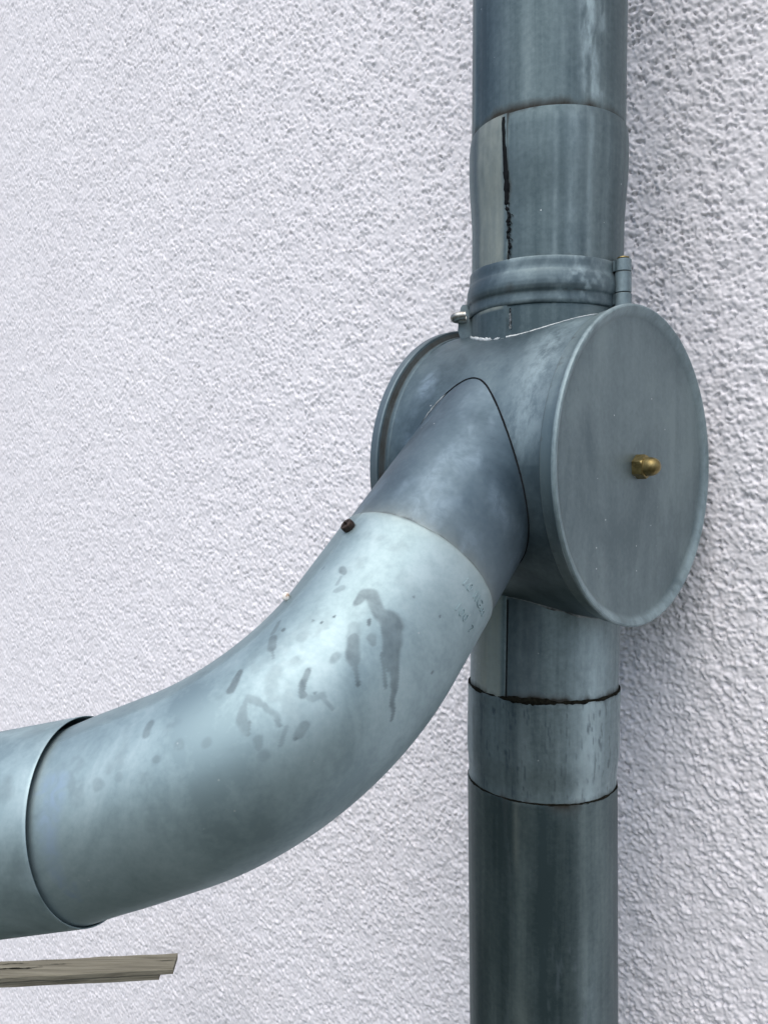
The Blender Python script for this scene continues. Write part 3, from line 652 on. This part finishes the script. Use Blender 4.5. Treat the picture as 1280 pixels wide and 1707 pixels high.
for t in tt:
    c, N, T = el_frame(t); lip = -0.0004 * max(0, 1 - t / 0.0008)
    rows.append((c, N, B_, EL_r + lap + lip - 0.0004 * float(sstep(t, EL_L - 0.02, EL_L))))
V, F, th = sweep(rows, NS, th)
TT, TH = np.meshgrid(np.concatenate([[0], tt]), th, indexing='ij')
def stroke_field(strokes, edge=0.30, wob=0.0):
    fld = np.zeros(TT.shape)
    wn1 = (fbm(TT * 150, TH * EL_r * 150, 88, 2) - 0.5) * 0.0024
    wn2 = (fbm(TT * 150 + 50, TH * EL_r * 150, 89, 2) - 0.5) * 0.0024
    # arc lengths differ round the bend; the local length scale is close enough for stains a few mm wide
    X = TT + wn1; Y = TH * EL_r + wn2
    for pts, st in strokes:
        seg = list(zip(pts[:-1], pts[1:])) or [(pts[0], pts[0])]
        best = np.zeros(TT.shape)
        for (t0, a0, r0), (t1, a1, r1) in seg:
            y0, y1 = a0 * EL_r, a1 * EL_r; dx, dy = t1 - t0, y1 - y0
            q = np.clip(((X - t0) * dx + (Y - y0) * dy) / (dx * dx + dy * dy + 1e-12), 0, 1)
            d = np.hypot(X - t0 - q * dx, Y - y0 - q * dy); r = np.maximum(r0 + (r1 - r0) * q, 0.0008)
            best = np.maximum(best, st * (1 - sstep(d, r * (1 - edge), r * (1 + edge))))
        fld = np.maximum(fld, best)
    v = fbm(TT * 330, TH * EL_r * 190, 93, 4)
    return np.clip(fld * (0.80 + 0.42 * np.clip((v - 0.3) * 2.0, 0, 1)) + 0.30 * np.clip(fld, 0, 1) * (1 - np.clip(fld, 0, 1)), 0, 1)
stain = stroke_field(STAINS)
faint = 0.28 * np.clip((fbm(TT * 120, TH * EL_r * 120, 90, 4) - 0.56) * 6, 0, 1) * band(TH, -1.95, 0.75)
stain = np.maximum(stain, faint)
stain = np.maximum(stain, 0.38 * sstep(TH, SEAM_E - 0.02, SEAM_E + 0.01) * (1 - sstep(TH, SEAM_E + 0.5, SEAM_E + 0.9)))  # strip along the seam set darker than the rest
scuff = stroke_field([([(t + 0.0045, a, r) for t, a, r in pts], k) for pts, k in SCUFFS], 0.65) * 1.5 * (0.45 + 0.8 * fbm(TT * 420, TH * 3.0, 94, 3))
ge = 0.55 * np.exp(-TT / 0.0016) * (0.4 + 1.6 * (fbm(np.cos(TH) * 5 + 9, np.sin(TH) * 5 + 9, 84, 4) - 0.35)) + 0.42 * band(TH, SEAM_E - 0.006, 0.020)
oe = 0.40 * np.exp(-TT / 0.004)
mesh_obj('elbow', V, F, Z_ELB, el, attrs={'stain': stain, 'scuff': scuff, 'grime': ge, 'olive': oe}, sharp=40)
# rusty cross-head screw
def screw():
    t0, a0 = 0.0118, -1.325
    c = el_pt(t0, a0, EL_r + 0.0006); _, N, T = el_frame(t0); nrm = math.cos(a0) * N + math.sin(a0) * B_
    nrm = unit(nrm + 0.10 * T); U = unit(np.cross(nrm, T)); W = np.cross(nrm, U)
    n = 48; R = 0.0036; Hh = 0.0031; V = []; F = []
    def ringv(r, h): V.extend([c + nrm * h + r * (math.cos(q) * U + math.sin(q) * W) for q in np.arange(n) / n * 2 * np.pi])
    for r, h in ((R * 0.9, -0.001), (R, 0.0003), (R, Hh - 0.0010), (R * 0.96, Hh - 0.0003), (R * 0.86, Hh)): ringv(r, h)
    # top face with a cross recess: polar grid whose height drops inside the cross
    for r in np.linspace(0.80, 0.04, 14) * R:
        for q in np.arange(n) / n * 2 * np.pi:
            x, y = r * math.cos(q + 0.5), r * math.sin(q + 0.5)
            inside = (abs(x) < 0.00050 and abs(y) < 0.0023) or (abs(y) < 0.00050 and abs(x) < 0.0023)
            V.append(c + nrm * (Hh - (0.0014 if inside else 0.0)) + r * (math.cos(q) * U + math.sin(q) * W))
    Fq = quads_of(19, n, True)
    return mesh_obj('screw', V, Fq, M_RUST, el, sharp=35)
screw()
# embossed letters near the joint
def stamped(body, t_base, a_start, size, name='stamped_text'):
    cu = bpy.data.curves.new(name, 'FONT'); cu.body = body; cu.size = size; cu.extrude = 0.0; cu.space_character = 1.12; cu.shear = 0.12
    cu.resolution_u = 3
    ob = bpy.data.objects.new(name, cu); COL.objects.link(ob)
    dg = bpy.context.evaluated_depsgraph_get(); dg.update()
    me = ob.evaluated_get(dg).to_mesh()
    v2 = np.array([tuple(v.co) for v in me.vertices]); ed = [tuple(e.vertices) for e in me.edges]; fs = [tuple(p.vertices) for p in me.polygons]
    ob.evaluated_get(dg).to_mesh_clear(); bpy.data.objects.remove(ob); bpy.data.curves.remove(cu)
    n = len(v2)
    def P(x, y, h):
        return el_pt(t_base - y, a_start - x / EL_r, EL_r + h)
    V = [P(x, y, 0.00045) for x, y, _ in v2] + [P(x, y, -0.0003) for x, y, _ in v2]
    cnt = {}
    for f in fs:
        for a, b in zip(f, f[1:] + f[:1]): cnt[(min(a, b), max(a, b))] = cnt.get((min(a, b), max(a, b)), []) + [(a, b)]
    F = list(fs) + [(b, a, n + a, n + b) for k, l in cnt.items() if len(l) == 1 for a, b in l]
    return mesh_obj(name, V, F, Z_ELB, el, smooth=False)
stamped('10 IIGm', 0.0130, -2.82, 0.0072)
stamped('100  7', 0.0262, -2.90, 0.0072)
# a crumb of white plaster on top of the elbow
pc = el_pt(0.0627, -1.147, EL_r + 0.0016)
_, N, T = el_frame(0.0627)
mw, nt, bs = new_mat('plaster crumb'); g = G(nt)
g.put(bs.inputs['Base Color'], g.ramp(g.noise(g.obj((1, 1, 1)), 330, 2, 0.5), [(0.40, (0.78, 0.77, 0.74)), (0.55, (0.74, 0.70, 0.64)), (0.66, (0.35, 0.18, 0.08))])); bs.inputs['Roughness'].default_value = 0.8
import bmesh
bm = bmesh.new(); bmesh.ops.create_icosphere(bm, subdivisions=3, radius=1.0)
for v in bm.verts:
    p = np.array(v.co); p = np.sign(p) * np.abs(p) ** 0.6
    p = p * (0.9 + 0.25 * float(vnoise(np.array([p[0] * 2 + 5]), np.array([p[1] * 2 + p[2]]), 7)))
    v.co = Vector(p * np.array([0.0017, 0.0022, 0.0019]))
Vc = [np.array(v.co) + pc for v in bm.verts]; Fc = [tuple(v.index for v in f.verts) for f in bm.faces]; bm.free()
tag(mesh_obj('plaster_crumb', Vc, Fc, mw, None, base=pc), 'tiny white plaster crumb with a brown end stuck on the top edge of the elbow', 'crumb')

# ------------------------------------------------------------------ the pipe that leaves to the left, its mouth round the elbow end
lp = thing('branch_pipe', 'zinc branch pipe at the left edge whose open mouth takes the elbow end', 'pipe', el_frame(EL_L)[0])
ec, _, eT = el_frame(EL_L)
ld = unit(np.array([-0.9576, 0.1836, -0.2221])); lu = unit(np.cross(ld, K_)); lw = np.cross(lu, ld)
mc = ec - UP + 0.0002 * lw + ld * 0.0050
R3 = EL_r + 0.0025
rows = []; par = []
for x, r in [(0.060, R3 - 0.0006), (0.02, R3 - 0.0006), (0.0002, R3 - 0.0006), (0.0, R3 - 0.0004), (0.0, R3 - 0.0002), (0.0003, R3)] + [(x, R3) for x in zs_(0.002, 0.12, 0.0016)] + [(0.3, R3), (0.6, R3)]:
    rows.append((mc + ld * x + UP, lu, lw, r)); par.append(x)
V, F, th = sweep(rows, 360)
XX, TH = np.meshgrid(par, th, indexing='ij')
mesh_obj('pipe', V, F, Z_ELB, lp, attrs={'stain': 0.35 * np.clip((fbm(XX * 70, TH * 4, 101, 4) - 0.52) * 5, 0, 1), 'pale': 0.5 * np.clip((fbm(XX * 60, TH * 3 + 4, 102, 4) - 0.5) * 5, 0, 1)}, sharp=40, flip=True)

# ------------------------------------------------------------------ weathered wooden lath, low on the left
m, nt, bs = new_mat('weathered wood'); g = G(nt)
gn = g.noise(g.obj((9, 260, 260)), 1.0, 6, 0.65, 0.4); g2 = g.noise(g.obj((3, 60, 60)), 1.0, 4, 0.6, 0.8)
col = g.ramp(g.math('ADD', g.math('MULTIPLY', gn, 0.65), g.math('MULTIPLY', g2, 0.35)), [(0.32, (0.055, 0.050, 0.036)), (0.5, (0.160, 0.150, 0.112)), (0.68, (0.240, 0.228, 0.175))])
g.put(bs.inputs['Base Color'], col); bs.inputs['Roughness'].default_value = 0.9
g.L(g.bump(gn, 0.7, 0.0012), bs.inputs['Normal'])
M_WOOD = m
X_ = unit(np.array([0.2315, 0.0185, 0.0])); Y_ = np.array([-X_[1], X_[0], 0])
LS = 0.84
PE = LS * np.array([-0.2945, 1.0545, -0.6706])      # front top corner of the sawn end
wb = thing('wooden_lath', 'weathered grey wooden lath with a sawn end near the wall below the left pipe', 'plank', PE + UP)
def board(name, x0, x1, y0, y1, z0, z1, n=120, seed=0, skew=0.0):
    """a sawn board: section rows along its length, edges slightly worn and wavering"""
    V = []; xs = np.linspace(x0, x1, n)
    for x in xs:
        w = lambda k: 0.0007 * (float(vnoise(np.array([x * 45.0]), np.array([k + 0.5]), 120 + seed)) - 0.5) * 2
        e = 0.0012
        sec = [(y0 + e, z0), (y1 - e, z0), (y1, z0 + e), (y1, z1 - e), (y1 - e, z1), (y0 + e, z1), (y0, z1 - e), (y0, z0 + e)]
        for k, (y, z) in enumerate(sec):
            xx = x + skew * (y - y0) * (x == xs[-1])
            V.append(PE + UP + X_ * xx + Y_ * (y + w(k // 2)) + K_ * (z + w(4 + k // 2)))
    F = [tuple(q) for q in quads_of(n, 8, True)] + [tuple(range(8))[::-1], tuple(range((n - 1) * 8, n * 8))]
    # cracks: narrow V grooves are separate slivers below
    return mesh_obj(name, V, F, M_WOOD, wb, sharp=25, flip=True)
board('board', -0.9, 0.0, 0.0, 0.0376 * LS, -0.0085 * LS, 0.0, seed=1)
board('batten', -0.9, -0.0165, 0.0010, 0.030 * LS, -0.0165 * LS, -0.0087 * LS, seed=2)
def crack(x0, x1, y, w, seed):
    n = 40; V = []
    for i, x in enumerate(np.linspace(x0, x1, n)):
        k = math.sin(math.pi * i / (n - 1)) ** 0.5
        yy = y + 0.0016 * (float(vnoise(np.array([x * 120.0]), np.array([0.2]), seed)) - 0.5)
        ww = w * k * (0.25 + 1.1 * float(vnoise(np.array([x * 260.0]), np.array([0.9]), seed + 1)))
        for q in (-1, 1): V.append(PE + UP + X_ * x + Y_ * (yy + q * ww) + K_ * 0.0007)
    return mesh_obj('crack', V, quads_of(n, 2, False), M_DIRT, wb, smooth=False)
# the post it rests on, outside the picture to the left
def post():
    V = []; xs = [0.0, 0.3, 0.6, 0.9]
    top = PE + UP + X_ * -0.62; hz = top[2] - 0.0168 * LS
    for z in (0.0, hz * 0.5, hz - 0.006, hz):
        w = 0.032 if z < hz else 0.029
        for sx, sy in ((-1, -1), (1, -1), (1, 1), (-1, 1)): V.append(np.array([top[0] + sx * w, top[1] + 0.015 + sy * w, z]))
    F = [tuple(q) for q in quads_of(4, 4, True)] + [(12, 13, 14, 15)]
    mesh_obj('post', V, F, M_WOOD, wb, smooth=False)
post()
crack(-0.22, -0.152, 0.0145, 0.0010, 131); crack(-0.21, -0.17, 0.0240, 0.0005, 133); crack(-0.024, -0.0005, 0.0165, 0.0004, 135); crack(-0.16, -0.12, 0.019, 0.0004, 137)

for o in bpy.data.objects:
    if '_base' in o.keys(): del o['_base']
